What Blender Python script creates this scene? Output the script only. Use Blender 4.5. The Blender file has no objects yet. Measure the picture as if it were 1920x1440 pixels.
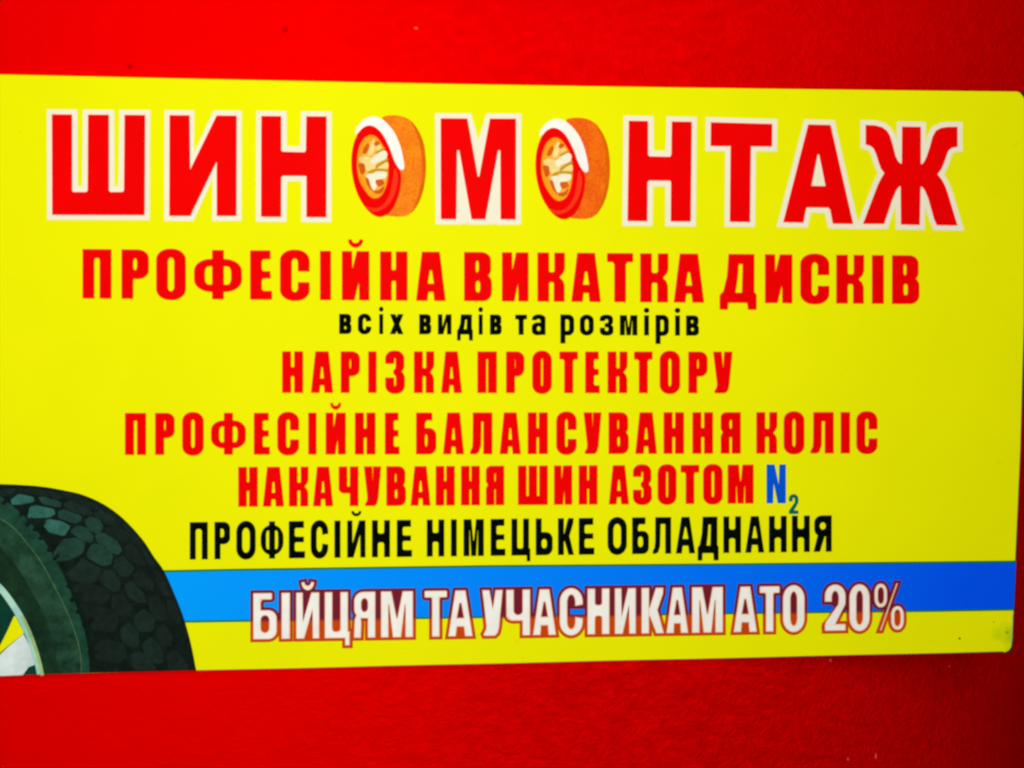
import bpy, math, random
from mathutils import Vector, Matrix, geometry
random.seed(7)
SC = bpy.context.scene
COL = SC.collection

# ------------------------------------------------------------------ camera
F = 1500.0                                   # focal length in photo pixels (1920 wide)
CAM = Vector((0.0, -1.25, 0.0))
xc = Vector((18.4, 0.068, -1.0)).normalized()            # the sign's rightward axis seen from the camera
dn = Vector((-0.173, -50.85, -1.0)).normalized()         # the sign's downward axis
dn = (dn - xc * dn.dot(xc)).normalized()
zc = -dn
yc = zc.cross(xc)
W2C = Matrix((xc, yc, zc)).transposed()
C2W = W2C.transposed()
cam = bpy.data.cameras.new('camera')
cam.sensor_width = 36.0
cam.lens = F / 1920.0 * 36.0
cam.clip_start = 0.01
cam.clip_end = 100.0
co = bpy.data.objects.new('camera', cam)
co.matrix_world = Matrix.Translation(CAM) @ C2W.to_4x4()
COL.objects.link(co)
SC.camera = co

# ------------------------------------------------------------------ light
SC.view_settings.view_transform = 'Standard'
SC.view_settings.look = 'None'
SC.view_settings.exposure = 0.0
SC.view_settings.gamma = 1.0
SC.view_settings.use_curve_mapping = False
SC.cycles.filter_width = 2.5
wd = bpy.data.worlds.new('World')
SC.world = wd
wd.use_nodes = True
bg = wd.node_tree.nodes['Background']
bg.inputs['Color'].default_value = (1.0, 0.98, 0.95, 1)
bg.inputs['Strength'].default_value = 0.035

def area(name, loc, target, size, power, color):
    l = bpy.data.lights.new(name, 'AREA')
    l.shape = 'RECTANGLE'
    l.size, l.size_y = size
    l.energy = power
    l.color = color
    o = bpy.data.objects.new(name, l)
    o.location = loc
    o.rotation_euler = (Vector(target) - Vector(loc)).to_track_quat('-Z', 'Y').to_euler()
    COL.objects.link(o)
    return o
area('key_light', (-0.3, -2.3, 0.5), (0.1, 0.0, 0), (1.4, 2.6), 74, (1.0, 0.99, 0.97))

FRONT = -0.006                               # the printed face of the sign (world y)
def S(px, py, lift=0.0, y=None):
    """a point of the sign's printed plane, measured on the photograph"""
    d = C2W @ Vector(((px - 960.0) / F, -(py - 720.0) / F, -1.0))
    t = ((FRONT if y is None else y) - CAM.y) / d.y
    p = CAM + d * t
    p.y -= lift
    return p

# ------------------------------------------------------------------ materials
def new_mat(name):
    m = bpy.data.materials.new(name)
    m.use_nodes = True
    return m, m.node_tree.nodes, m.node_tree.links, m.node_tree.nodes['Principled BSDF']

def setp(b, rough=0.55, spec=0.0):
    b.inputs['Roughness'].default_value = rough
    b.inputs['Specular IOR Level'].default_value = spec

def print_mat(name, c, var=0.05, scale=9.0, rough=0.6, spec=0.015):
    """printed ink: the colour with a faint uneven density"""
    m, n, l, b = new_mat(name)
    setp(b, rough, spec)
    tc = n.new('ShaderNodeTexCoord')
    nz = n.new('ShaderNodeTexNoise')
    nz.inputs['Scale'].default_value = scale
    nz.inputs['Detail'].default_value = 6.0
    nz.inputs['Roughness'].default_value = 0.62
    l.new(tc.outputs['Object'], nz.inputs['Vector'])
    r = n.new('ShaderNodeValToRGB')
    r.color_ramp.elements[0].position = 0.3
    r.color_ramp.elements[1].position = 0.7
    r.color_ramp.elements[0].color = (*[max(0, v * (1 - var)) for v in c], 1)
    r.color_ramp.elements[1].color = (*[min(1, v * (1 + var)) for v in c], 1)
    l.new(nz.outputs['Fac'], r.inputs['Fac'])
    l.new(r.outputs['Color'], b.inputs['Base Color'])
    return m

M_RED = print_mat('red_ink', (0.84, 0.0, 0.0))
M_RED2 = print_mat('bright_red_ink', (0.88, 0.035, 0.008))
M_CREAM = print_mat('cream_ink', (0.86, 0.80, 0.60), 0.03)
M_WHITE = print_mat('white_ink', (0.88, 0.87, 0.79), 0.05, 40)
M_BLACK = print_mat('black_ink', (0.0012, 0.0035, 0.0006), 0.4, 30, .8, 0.0)
M_PEACH = print_mat('peach_ink', (0.90, 0.52, 0.32), 0.08, 40)
M_NBLUE = print_mat('blue_ink', (0.0, 0.088, 0.64), 0.05)
M_TEAL = print_mat('teal_ink', (0.0, 0.13, 0.11), 0.1)
M_AMBER = print_mat('amber_ink', (0.92, 0.33, 0.01), 0.1, 60)
M_PALEY = print_mat('pale_yellow_ink', (0.90, 0.66, 0.22), 0.15, 90)
M_IVORY = print_mat('ivory_ink', (0.88, 0.80, 0.58), 0.05, 60)
M_HONEY = print_mat('honey_ink', (0.90, 0.45, 0.05), 0.12, 80)
M_RUST = print_mat('rust_ink', (0.62, 0.10, 0.005), 0.2, 60)
M_OLIVE = print_mat('olive_ink', (0.55, 0.30, 0.02), 0.15, 60)

def yellow_mat():
    m, n, l, b = new_mat('yellow_print')
    setp(b, 0.6, 0.02)
    tc = n.new('ShaderNodeTexCoord')
    nz = n.new('ShaderNodeTexNoise'); nz.inputs['Scale'].default_value = 3.5; nz.inputs['Detail'].default_value = 8
    nz.inputs['Roughness'].default_value = 0.65
    l.new(tc.outputs['Object'], nz.inputs['Vector'])
    r = n.new('ShaderNodeValToRGB')
    r.color_ramp.elements[0].position = 0.32; r.color_ramp.elements[0].color = (0.80, 0.815, 0.0, 1)
    r.color_ramp.elements[1].position = 0.68; r.color_ramp.elements[1].color = (0.85, 0.845, 0.0, 1)
    l.new(nz.outputs['Fac'], r.inputs['Fac'])
    # sparse fly-speck dirt
    vo = n.new('ShaderNodeTexNoise'); vo.inputs['Scale'].default_value = 55.0; vo.inputs['Detail'].default_value = 2
    l.new(tc.outputs['Object'], vo.inputs['Vector'])
    r2 = n.new('ShaderNodeValToRGB')
    r2.color_ramp.elements[0].position = 0.74; r2.color_ramp.elements[0].color = (0, 0, 0, 1)
    r2.color_ramp.elements[1].position = 0.84; r2.color_ramp.elements[1].color = (1, 1, 1, 1)
    l.new(vo.outputs['Fac'], r2.inputs['Fac'])
    mul = n.new('ShaderNodeMath'); mul.operation = 'MULTIPLY'; mul.inputs[1].default_value = 0.25
    l.new(r2.outputs['Color'], mul.inputs[0])
    mx = n.new('ShaderNodeMix'); mx.data_type = 'RGBA'
    l.new(mul.outputs[0], mx.inputs['Factor'])
    l.new(r.outputs['Color'], mx.inputs['A'])
    mx.inputs['B'].default_value = (0.45, 0.40, 0.0, 1)
    # greenish damp stain creeping in from the lower right corner
    vd = n.new('ShaderNodeVectorMath'); vd.operation = 'DISTANCE'
    c0 = S(1897, 1192); vd.inputs[1].default_value = (c0.x, FRONT, c0.z)
    l.new(tc.outputs['Object'], vd.inputs[0])
    wob = n.new('ShaderNodeMath'); wob.operation = 'MULTIPLY_ADD'; wob.inputs[1].default_value = 0.05
    l.new(vo.outputs['Fac'], wob.inputs[0]); l.new(vd.outputs['Value'], wob.inputs[2])
    sr = n.new('ShaderNodeMapRange'); sr.inputs['From Min'].default_value = 0.026; sr.inputs['From Max'].default_value = 0.058
    sr.inputs['To Min'].default_value = 0.75; sr.inputs['To Max'].default_value = 0.0
    l.new(wob.outputs[0], sr.inputs['Value'])
    ms = n.new('ShaderNodeMix'); ms.data_type = 'RGBA'
    l.new(sr.outputs['Result'], ms.inputs['Factor']); l.new(mx.outputs['Result'], ms.inputs['A']); ms.inputs['B'].default_value = (0.38, 0.60, 0.0, 1)
    l.new(ms.outputs['Result'], b.inputs['Base Color'])
    bp = n.new('ShaderNodeBump'); bp.inputs['Strength'].default_value = 0.06; bp.inputs['Distance'].default_value = 0.01
    l.new(nz.outputs['Fac'], bp.inputs['Height'])
    l.new(bp.outputs['Normal'], b.inputs['Normal'])
    return m
M_YELLOW = yellow_mat()

def stripe_mat():
    """the stripe is printed as a blend: sky blue at the tyre, royal blue at the far end"""
    m, n, l, b = new_mat('stripe_blue_print')
    setp(b, 0.6, 0.02)
    tc = n.new('ShaderNodeTexCoord')
    sp = n.new('ShaderNodeSeparateXYZ')
    l.new(tc.outputs['Object'], sp.inputs['Vector'])
    mr = n.new('ShaderNodeMapRange')
    mr.inputs['From Min'].default_value = -0.56; mr.inputs['From Max'].default_value = 0.80
    l.new(sp.outputs['X'], mr.inputs['Value'])
    r = n.new('ShaderNodeValToRGB')
    e = r.color_ramp.elements
    e[0].position = 0.0; e[0].color = (0.0, 0.36, 0.98, 1)
    e[1].position = 1.0; e[1].color = (0.0, 0.085, 0.90, 1)
    k = e.new(0.35); k.color = (0.0, 0.25, 0.97, 1)
    l.new(mr.outputs['Result'], r.inputs['Fac'])
    l.new(r.outputs['Color'], b.inputs['Base Color'])
    return m
M_STRIPE = stripe_mat()

def wall_mat():
    m, n, l, b = new_mat('red_wall_paint')
    b.inputs['Base Color'].default_value = (0.80, 0.0, 0.0, 1)
    b.inputs['Metallic'].default_value = 0.26
    b.inputs['Specular Tint'].default_value = (1.0, 0.0, 0.0, 1)
    b.inputs['Roughness'].default_value = 0.42
    b.inputs['Specular IOR Level'].default_value = 0.0
    tc = n.new('ShaderNodeTexCoord')
    # wrinkled, blistered paint: smooth towards the left, cruder to the right
    mp = n.new('ShaderNodeMapping'); mp.inputs['Scale'].default_value = (1.0, 1.0, 1.35); mp.inputs['Rotation'].default_value = (0, .35, 0)
    l.new(tc.outputs['Object'], mp.inputs['Vector'])
    n2 = n.new('ShaderNodeTexNoise'); n2.inputs['Scale'].default_value = 6; n2.inputs['Detail'].default_value = 3
    l.new(tc.outputs['Object'], n2.inputs['Vector'])
    n1 = n.new('ShaderNodeTexNoise'); n1.inputs['Scale'].default_value = 25; n1.inputs['Detail'].default_value = 7
    n1.inputs['Roughness'].default_value = 0.68; n1.inputs['Distortion'].default_value = 2.6
    l.new(mp.outputs['Vector'], n1.inputs['Vector'])
    n3 = n.new('ShaderNodeTexNoise'); n3.inputs['Scale'].default_value = 85; n3.inputs['Detail'].default_value = 4; n3.inputs['Distortion'].default_value = 1.2
    l.new(mp.outputs['Vector'], n3.inputs['Vector'])
    sp = n.new('ShaderNodeSeparateXYZ'); l.new(tc.outputs['Object'], sp.inputs['Vector'])
    gx = n.new('ShaderNodeMapRange'); gx.interpolation_type = 'SMOOTHSTEP'
    gx.inputs['From Min'].default_value = -0.55; gx.inputs['From Max'].default_value = 0.55
    gx.inputs['To Min'].default_value = 0.10; gx.inputs['To Max'].default_value = 1.0
    l.new(sp.outputs['X'], gx.inputs['Value'])
    sm = n.new('ShaderNodeMath'); sm.operation = 'MULTIPLY_ADD'; sm.inputs[1].default_value = 0.4
    l.new(n3.outputs['Fac'], sm.inputs[0]); l.new(n1.outputs['Fac'], sm.inputs[2])
    pm = n.new('ShaderNodeMath'); pm.operation = 'MULTIPLY'
    gz = n.new('ShaderNodeMapRange')
    gz.inputs['From Min'].default_value = -0.5; gz.inputs['From Max'].default_value = 0.5
    gz.inputs['To Min'].default_value = 1.0; gz.inputs['To Max'].default_value = 0.45
    l.new(sp.outputs['Z'], gz.inputs['Value'])
    gm = n.new('ShaderNodeMath'); gm.operation = 'MULTIPLY'
    l.new(gx.outputs['Result'], gm.inputs[0]); l.new(gz.outputs['Result'], gm.inputs[1])
    l.new(sm.outputs[0], pm.inputs[0]); l.new(gm.outputs[0], pm.inputs[1])
    ad = n.new('ShaderNodeMath'); ad.operation = 'MULTIPLY_ADD'; ad.inputs[1].default_value = 0.6
    l.new(n2.outputs['Fac'], ad.inputs[0]); l.new(pm.outputs[0], ad.inputs[2])
    bp = n.new('ShaderNodeBump'); bp.inputs['Strength'].default_value = 0.9; bp.inputs['Distance'].default_value = 0.0105
    l.new(ad.outputs[0], bp.inputs['Height'])
    l.new(bp.outputs['Normal'], b.inputs['Normal'])
    # rough patches of unlike gloss
    mr = n.new('ShaderNodeMapRange'); mr.inputs['To Min'].default_value = 0.58; mr.inputs['To Max'].default_value = 0.68
    l.new(n2.outputs['Fac'], mr.inputs['Value'])
    l.new(mr.outputs['Result'], b.inputs['Roughness'])
    return m
M_WALL = wall_mat()

def plain(name, c, rough=0.6, spec=0.1):
    m, n, l, b = new_mat(name)
    b.inputs['Base Color'].default_value = (*c, 1)
    setp(b, rough, spec)
    nz = n.new('ShaderNodeTexNoise'); nz.inputs['Scale'].default_value = 60
    bp = n.new('ShaderNodeBump'); bp.inputs['Strength'].default_value = 0.1; bp.inputs['Distance'].default_value = 0.001
    l.new(nz.outputs['Fac'], bp.inputs['Height']); l.new(bp.outputs['Normal'], b.inputs['Normal'])
    return m
M_BACK = plain('dark_layer', (0.012, 0.012, 0.010))
M_CHIP_GLINT = plain('pale_chip_glint', (0.80, 0.06, 0.04))
M_DIRT = plain('dark_dirt', (0.58, 0.0, 0.0), .8, 0.0)

# ------------------------------------------------------------------ geometry helpers
def link(name, verts, faces, mat, parent=None):
    me = bpy.data.meshes.new(name)
    me.from_pydata([tuple(v) for v in verts], [], faces)
    me.materials.append(mat)
    me.update()
    o = bpy.data.objects.new(name, me)
    COL.objects.link(o)
    if parent is not None:
        o.parent = parent
    return o

def sarea(p):
    return 0.5 * sum(p[i][0] * p[(i + 1) % len(p)][1] - p[(i + 1) % len(p)][0] * p[i][1] for i in range(len(p)))

def winding(pt, poly):
    x, y = pt; w = 0
    for i in range(len(poly)):
        x0, y0 = poly[i]; x1, y1 = poly[(i + 1) % len(poly)]
        if y0 <= y:
            if y1 > y and (x1 - x0) * (y - y0) - (x - x0) * (y1 - y0) > 0: w += 1
        elif y1 <= y and (x1 - x0) * (y - y0) - (x - x0) * (y1 - y0) < 0: w -= 1
    return w

def ccw(p):
    return list(p) if sarea(p) > 0 else list(reversed(p))

def offset(poly, d):
    """mitred offset of a closed polygon (d > 0 grows it); None when it collapses"""
    p = []
    for q in ccw(poly):
        tol = 0.05 if d > 0 or len(poly) > 11 else 5.0
        if not p or math.dist(p[-1], q) > tol: p.append(q)
        else: p[-1] = ((p[-1][0] + q[0]) / 2, (p[-1][1] + q[1]) / 2)
    if math.dist(p[0], p[-1]) < tol: p.pop()
    n = len(p); out = []
    for i in range(n):
        a, b, c = p[i - 1], p[i], p[(i + 1) % n]
        e1 = Vector((b[0] - a[0], b[1] - a[1])).normalized()
        e2 = Vector((c[0] - b[0], c[1] - b[1])).normalized()
        n1 = Vector((e1.y, -e1.x)); n2 = Vector((e2.y, -e2.x))
        m = n1 + n2
        if m.length < 1e-4: m = n1.copy()
        m.normalize()
        k = d / max(0.3, m.dot(n1))
        out.append((b[0] + m.x * k, b[1] + m.y * k))
    if d < 0:
        if sarea(out) <= 1.0: return None
        for i in range(n):
            a, b = p[i], p[(i + 1) % n]; u, v = out[i], out[(i + 1) % n]
            if n < 6 and (b[0] - a[0]) * (v[0] - u[0]) + (b[1] - a[1]) * (v[1] - u[1]) < 0: return None
    return out

def grow(ops, d):
    out = []
    for s, p in ops:
        q = offset(p, d if s > 0 else -d)
        if q: out.append((s, q))
    return out

def fill(ops):
    """union and difference of polygons, painted in order -> triangles that never overlap"""
    ops = [(s, ccw(p)) for s, p in ops]
    vs, es = [], []
    for s, p in ops:
        k = len(vs)
        vs += [Vector((q[0], q[1])) for q in p]
        es += [(k + i, k + (i + 1) % len(p)) for i in range(len(p))]
    r = geometry.delaunay_2d_cdt(vs, es, [], 0, 1e-3)
    V, T = r[0], r[2]
    keep = []
    for t in T:
        c = (sum(V[i].x for i in t) / len(t), sum(V[i].y for i in t) / len(t))
        on = False
        for s, p in ops:
            if s > 0:
                if not on and winding(c, p) > 0: on = True
            elif on and winding(c, p) != 0: on = False
        if on: keep.append(tuple(t))
    used = sorted({i for t in keep for i in t})
    mp = {i: k for k, i in enumerate(used)}
    return [(V[i].x, V[i].y) for i in used], [tuple(mp[i] for i in t) for t in keep]

def flat(name, oplists, mat, parent, lift, step=0.0):
    """one printed mesh from several shapes in photo coordinates"""
    V, Fc = [], []
    for k, ops in enumerate(oplists):
        v, f = fill(ops)
        b = len(V)
        V += [S(x, y, lift + step * k) for x, y in v]
        for t in f:
            a = [V[b + i] for i in t]
            nrm = (a[1] - a[0]).cross(a[2] - a[0])
            Fc.append(tuple(b + i for i in (t if nrm.y < 0 else reversed(t))))
    return link(name, V, Fc, mat, parent)

def mapops(ops, f):
    return [(s, [f(u, v) for u, v in p]) for s, p in ops]

# ------------------------------------------------------------------ letter shapes (u right, v down)
def R(a, b, c, d):
    return [(a, b), (c, b), (c, d), (a, d)]

def RR(a, b, c, d, r, ry=None, corners='1111', e=2.0, n=7):
    """rectangle with rounded corners: top-left, top-right, bottom-right, bottom-left"""
    ry = r if ry is None else ry
    r = min(r, (c - a) / 2); ry = min(ry, (d - b) / 2)
    out = []
    spec = [(a + r, b + ry, 180, a, b), (c - r, b + ry, 270, c, b), (c - r, d - ry, 0, c, d), (a + r, d - ry, 90, a, d)]
    for i, (cx, cy, s, ex, ey) in enumerate(spec):
        if corners[i] == '0':
            out.append((ex, ey)); continue
        for k in range(n + 1):
            t = math.radians(s + 90 * k / n)
            ct, st = math.cos(t), math.sin(t)
            out.append((cx + r * math.copysign(abs(ct) ** (2 / e), ct), cy + ry * math.copysign(abs(st) ** (2 / e), st)))
    return out

def mirror(ops, w):
    return [(s, [(w - u, v) for u, v in p]) for s, p in ops]

def glyph(ch, w, h, s, t, st):
    """st: 'I' heavy condensed, 'H' narrow bold, 'L' lower case"""
    I = st == 'I'
    m = w - s
    o = 0.02 * h
    ro = w * (0.46 if I else 0.5); roy = h * (0.22 if I else 0.30)
    ri = (w - 2 * s) / 2; riy = h * (0.09 if I else 0.17)
    if ch in 'Пп':
        return [(1, R(0, 0, w, h)), (-1, RR(s, t, m, h + 9, ri * .8, None, '1100'))]
    if ch in 'Рр':
        hh = h if ch == 'Р' else h
        bh = .6 * h if ch == 'Р' else h + o
        ops = [(1, R(0, 0, s, h if ch == 'Р' else h * 1.42)), (1, RR(0, 0 if ch == 'Р' else -o, w, bh, w * .42, h * (.17 if ch == 'Р' else .3), '0110' if ch == 'Р' else '0110')),
               (-1, RR(s, t, m, bh - t, (m - s) * .5, h * .1, '0110' if not I else '1111'))]
        return ops
    if ch in 'Оо0':
        return [(1, RR(0, -o, w, h + o, ro, roy)), (-1, RR(s, t - o, m, h - t + o, ri, riy))]
    if ch in 'Ссc':
        a, b = (.42, .64) if I else (.33, .66)
        ops = [(1, RR(0, -o, w, h + o, ro, roy)), (-1, RR(s, t - o, m, h - t + o, ri, riy))]
        if I: ops.append((-1, R(m - .01 * w, a * h, w + 9, b * h)))
        else: ops.append((-1, [(w * .5, .5 * h - 2), (w * .62, a * h + .05 * h), (w + 9, a * h), (w + 9, b * h), (w * .62, b * h - .05 * h), (w * .5, .5 * h + 2)]))
        return ops
    if ch == 'Ф':
        a, b = (w - s) / 2, (w + s) / 2
        b0, b1 = (.18, .85) if I else (.10, .90)
        ow = s * .92
        return [(1, R(a, 0, b, h)), (1, RR(0, b0 * h, w, b1 * h, w * .36 if I else w * .45, h * (.24 if I else .34))),
                (-1, RR(ow, (b0 + .15) * h, a, (b1 - .15) * h, (a - ow) * .9, h * .13, '1001')),
                (-1, RR(b, (b0 + .15) * h, w - ow, (b1 - .15) * h, (a - ow) * .9, h * .13, '0110'))]
    if ch in 'Ее':
        return [(1, RR(0, 0, w, h, w * .05)), (-1, RR(s, t, w + 9, .42 * h, w * .12, None, '1001')), (-1, RR(s, .57 * h, w + 9, h - t, w * .12, None, '1001')),
                (-1, R(w * .93, -9, w + 9, .8 * h))]
    if ch in 'Іі':
        ops = [(1, R(0, 0, w, h))]
        if ch == 'і': ops.append((1, RR(-.06 * w, -.37 * h, 1.06 * w, -.12 * h, w * .5, h * .13)))
        return ops
    if ch in 'ИиЙ':
        a = .36 * h if I else .62 * h
        g = w * (.10 if I else .02)
        ops = [(1, R(0, 0, w, h)), (-1, [(s * .86, -9), (s * .9, a), (m - g * .2, -2), (m, -9)]), (-1, [(m + s * .14, h + 9), (m + s * .1, h - a), (s + g * .2, h + 2), (s, h + 9)])]
        if ch == 'Й':
            c = w / 2; bw = w * .275
            top, dep = (-.245 * h, .175 * h) if st != 'H' else (-.26 * h, .15 * h)
            if st == 'W': top, dep = -.235 * h, .19 * h
            q = [math.pi * k / 10 for k in range(11)]
            up = [(c - bw * .52 * math.cos(x), top + dep * .02 + dep * .45 * math.sin(x)) for x in q]
            low = [(c + bw * math.cos(x), top + dep * .08 + dep * .92 * math.sin(x)) for x in q]
            ops.append((1, up + low))
        return ops
    if ch == 'Н':
        a, b = (.38, .60) if I else (.36, .60)
        return [(1, R(0, 0, w, h)), (-1, RR(s, -9, m, a * h, ri * .7, None, '0011')), (-1, RR(s, b * h, m, h + 9, ri * .7, None, '1100'))]
    if ch == 'А':
        if I: a0 = w * .2; tw = .58; lg = w * .38; hv0, hv1, hb = .38, .65, (.1 if w > 45 else .075); nv = .82; nt = .42
        else: a0 = w * .29; tw = .42; lg = s * .98; hv0, hv1, hb = .28, .60, .14; nv = .79; nt = .36
        return [(1, [(a0, 0), (w - a0, 0), (w, h), (0, h)]),
                (-1, [(w * .5 - w * .03, hv0 * h), (w * .5 + w * .03, hv0 * h), (w * .5 + hb * w, hv1 * h), (w * .5 - hb * w, hv1 * h)]),
                (-1, [(w * nt, nv * h), (w * (1 - nt), nv * h), (w - lg, h + 2), (lg, h + 2)])]
    if ch in 'Вв':
        q = .05 * w
        hh = ri * .9
        return [(1, RR(0, 0, w * .97, .53 * h, w * .34, h * .17, '0110')), (1, RR(0, .44 * h, w, h, w * .34, h * .18, '0110')),
                (-1, RR(s, t, m - q, .5 * h - t * .5, hh, h * .07)), (-1, RR(s, .5 * h + t * .5, m, h - t, hh, h * .07))]
    if ch == 'К' and I:
        return [(1, R(0, 0, w, h)), (-1, RR(s, -9, m + s * .1, .40 * h, ri * .9, None, '0011')), (-1, RR(s, .6 * h, m + s * .05, h + 9, ri * .9, None, '1100')),
                (-1, [(w + 9, .26 * h), (w + .5, .30 * h), (w * .95, .41 * h), (w * .81, .50 * h), (w * .93, .57 * h), (w * .985, .66 * h), (w * .99, h + 1), (w + 9, h + 1)])]
    if ch == 'К':
        return [(1, R(0, 0, s, h)), (1, [(s - 1, .47 * h), (s * 1.1, .40 * h), (w * .56, .12 * h), (w * .64, 0), (w * .98, 0), (w * .96, .14 * h), (w * .74, .46 * h), (s - 1, .64 * h)]),
                (1, [(s * .9, .44 * h), (w * .70, .44 * h), (w, h), (w * .66, h), (s * 1.15, .64 * h), (s - 1, .62 * h)])]
    if ch in 'Хх':
        k = s * 1.08
        return [(1, [(0, 0), (k, 0), (w, h), (w - k, h)]), (1, [(w - k, 0), (w, 0), (k, h), (0, h)])]
    if ch in 'Тт':
        a, b = (w - s) / 2, (w + s) / 2
        return [(1, RR(0, 0, w, t * 1.02, w * .05)), (1, R(a, 0, b, h)), (1, [(a - s * .14, t), (b + s * .14, t), (b, t + s * .2), (a, t + s * .2)])]
    if ch in 'Дд':
        # h = cap height; feet hang below the baseline
        d = .14 * h if I else .20 * h
        bt = .14 * h
        if ch == 'д': d = .3 * h; bt = .18 * h
        f = w * .235
        return [(1, [(w * .24, 0), (w * .94, 0), (w * .94, h - bt * 1.6), (w, h - bt * 1.2), (w, h + d), (w - f, h + d), (w - f * 1.1, h), (f * 1.0, h), (f * .95, h + d), (0, h + d), (0, h - bt * 1.1), (w * .1, h - bt * 1.7), (w * .20, h * .45)]),
                (-1, [(w * .52, t * 1.15), (w * .62, t * 1.15), (w * .60, h - bt * 1.5), (w * .43, h - bt * 1.5), (w * .49, h * .5)])]
    if ch == 'Б':
        return [(1, R(0, 0, s, h)), (1, RR(0, 0, w * .80, t, w * .06)), (1, RR(0, .37 * h, w, h, w * .36, h * .18, '0110')),
                (-1, RR(s, .37 * h + t * .8, m, h - t, ri, h * .1)), (1, [(s - 1, t - 1), (s * 1.25, t - 1), (s, t * 1.4), (s - 1, t * 1.4)])]
    if ch == 'Ь':
        return [(1, R(0, 0, s, h)), (1, RR(0, .37 * h, w, h, w * .40, h * .2, '0110')), (-1, RR(s, .37 * h + t, m, h - t, ri, h * .1))]
    if ch == 'Л':
        return [(1, [(w * .14, 0), (w, 0), (w, h), (m, h), (m, t), (w * .14 + s * .92, t), (w * .13 + s * .85, h * .80), (w * .30, h * .96), (w * .16, h), (0, h), (0, h * .93), (w * .09, h * .84), (w * .13, h * .7)])] if not I else \
               [(1, [(w * .13, 0), (w, 0), (w, h), (m, h), (m, t * 1.2), (w * .13 + s * .95, t * 1.2), (w * .13 + s * .93, h * .78), (w * .40, h * .95), (w * .28, h), (w * .02, h), (0, h * .95), (w * .10, h * .84), (w * .12, h * .7)])]
    if ch == 'У':
        return [(1, [(0, 0), (s * .96, 0), (w * .52, .40 * h), (w - s * .95, 0), (w, 0), (w * .83, .82 * h), (w * .76, .94 * h), (w * .62, h), (w * .10, h), (w * .06, .96 * h), (w * .18, .86 * h), (w * .20, .78 * h)])]
    if ch == 'Я' and I:
        r = [(1, RR(0, 0, w, h, w * .3, h * .12, '0100')), (-1, RR(s, t, m, .40 * h, ri, h * .06)), (-1, RR(s, .60 * h, m, h + 9, ri * .9, None, '1100')),
             (-1, [(w + 9, .36 * h), (w, .40 * h), (w * .90, .48 * h), (w * .98, .56 * h), (w + 9, .60 * h)])]
        return mirror(r, w)
    if ch == 'Я':
        r = [(1, R(0, 0, s, h)), (1, RR(0, 0, w * .96, .58 * h, w * .42, h * .2, '0110')), (-1, RR(s, t, m - w * .02, .58 * h - t, ri, h * .1)),
             (1, [(w * .35, .52 * h), (w * .76, .52 * h), (w, h), (w * .64, h)] if st != 'W' else [(m, .5 * h), (w * .86, .5 * h), (w * .94, .6 * h), (w * .97, h), (m, h), (m - 1, .7 * h)])]
        return mirror(r, w)
    if ch == 'Ч':
        return [(1, RR(0, 0, w, .68 * h, w * .3, h * .12, '0001')), (-1, RR(s, -9, m, .68 * h - t * .9, ri, None, '0011')), (1, R(m, 0, w, h))]
    if ch == 'Ш':
        g = (w - 3 * s) / 2
        return [(1, R(0, 0, w, h)), (-1, R(s, -9, s + g, h - t * 1.2)), (-1, R(2 * s + g, -9, 2 * s + 2 * g, h - t * 1.2))]
    if ch == 'Ц':
        w2 = w * .93
        return [(1, R(0, 0, w2, h)), (-1, RR(s, -9, w2 - s, h - t, ri * .6, None, '0011')), (1, [(w2 - s * .4, h - t), (w, h - t), (w, h * 1.16), (w - s * .62, h * 1.16), (w - s * .62, h), (w2 - s * .4, h)])]
    if ch in 'Мм':
        return [(1, R(0, 0, w, h)), (-1, [(s * 1.25, -9), (w * .5 - .5, .58 * h if not I else .42 * h), (w * .5 + .5, .58 * h if not I else .42 * h), (w - s * 1.25, -9)]),
                (-1, [(s, h + 9), (s, h * (.30 if not I else .55)), (s + .6, h * (.30 if not I else .55)), (w * .39, h + 9)]),
                (-1, [(w - s, h + 9), (w - s, h * (.30 if not I else .55)), (w - s - .6, h * (.30 if not I else .55)), (w * .61, h + 9)])]
    if ch in 'Зз':
        return [(1, RR(0, -o, w * .97, .54 * h, w * .44, h * .19)), (1, RR(0, .44 * h, w, h + o, w * .44, h * .2)),
                (-1, RR(s, t - o, m - .01 * w, .5 * h - t * .45, ri * 1.0, h * .06)), (-1, RR(s, .5 * h + t * .45, m, h - t + o, ri * 1.0, h * .06)),
                (-1, [(-9, .30 * h), (s + .5, .30 * h), (s * 1.1, .42 * h), (s * .9, .46 * h), (s * .9, .54 * h), (s * 1.1, .58 * h), (s + .5, .63 * h), (-9, .63 * h)])]
    if ch == 'а':
        return [(1, RR(m - s * .05, .12 * h, w, h, .01)), (1, RR(w * .02, -o, w, .5 * h, w * .45, h * .22)), (-1, R(m, .3 * h, m, .5 * h)), (-1, RR(s * .9, t - o, m, .6 * h, ri, h * .1, '1100')),
                (-1, R(-9, .27 * h, s * .9, .6 * h)), (1, RR(0, .38 * h, w * .92, h + o, w * .40, h * .22)), (-1, RR(s, .38 * h + t * .85, m, h - t * .85, ri, h * .1))]
    if ch == 'N':
        a = .52 * h
        return mirror([(1, R(0, 0, w, h)), (-1, [(s * .9, -9), (s, a), (m, -9)]), (-1, [(m + s * .1, h + 9), (m, h - a), (s, h + 9)])], w)
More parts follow.
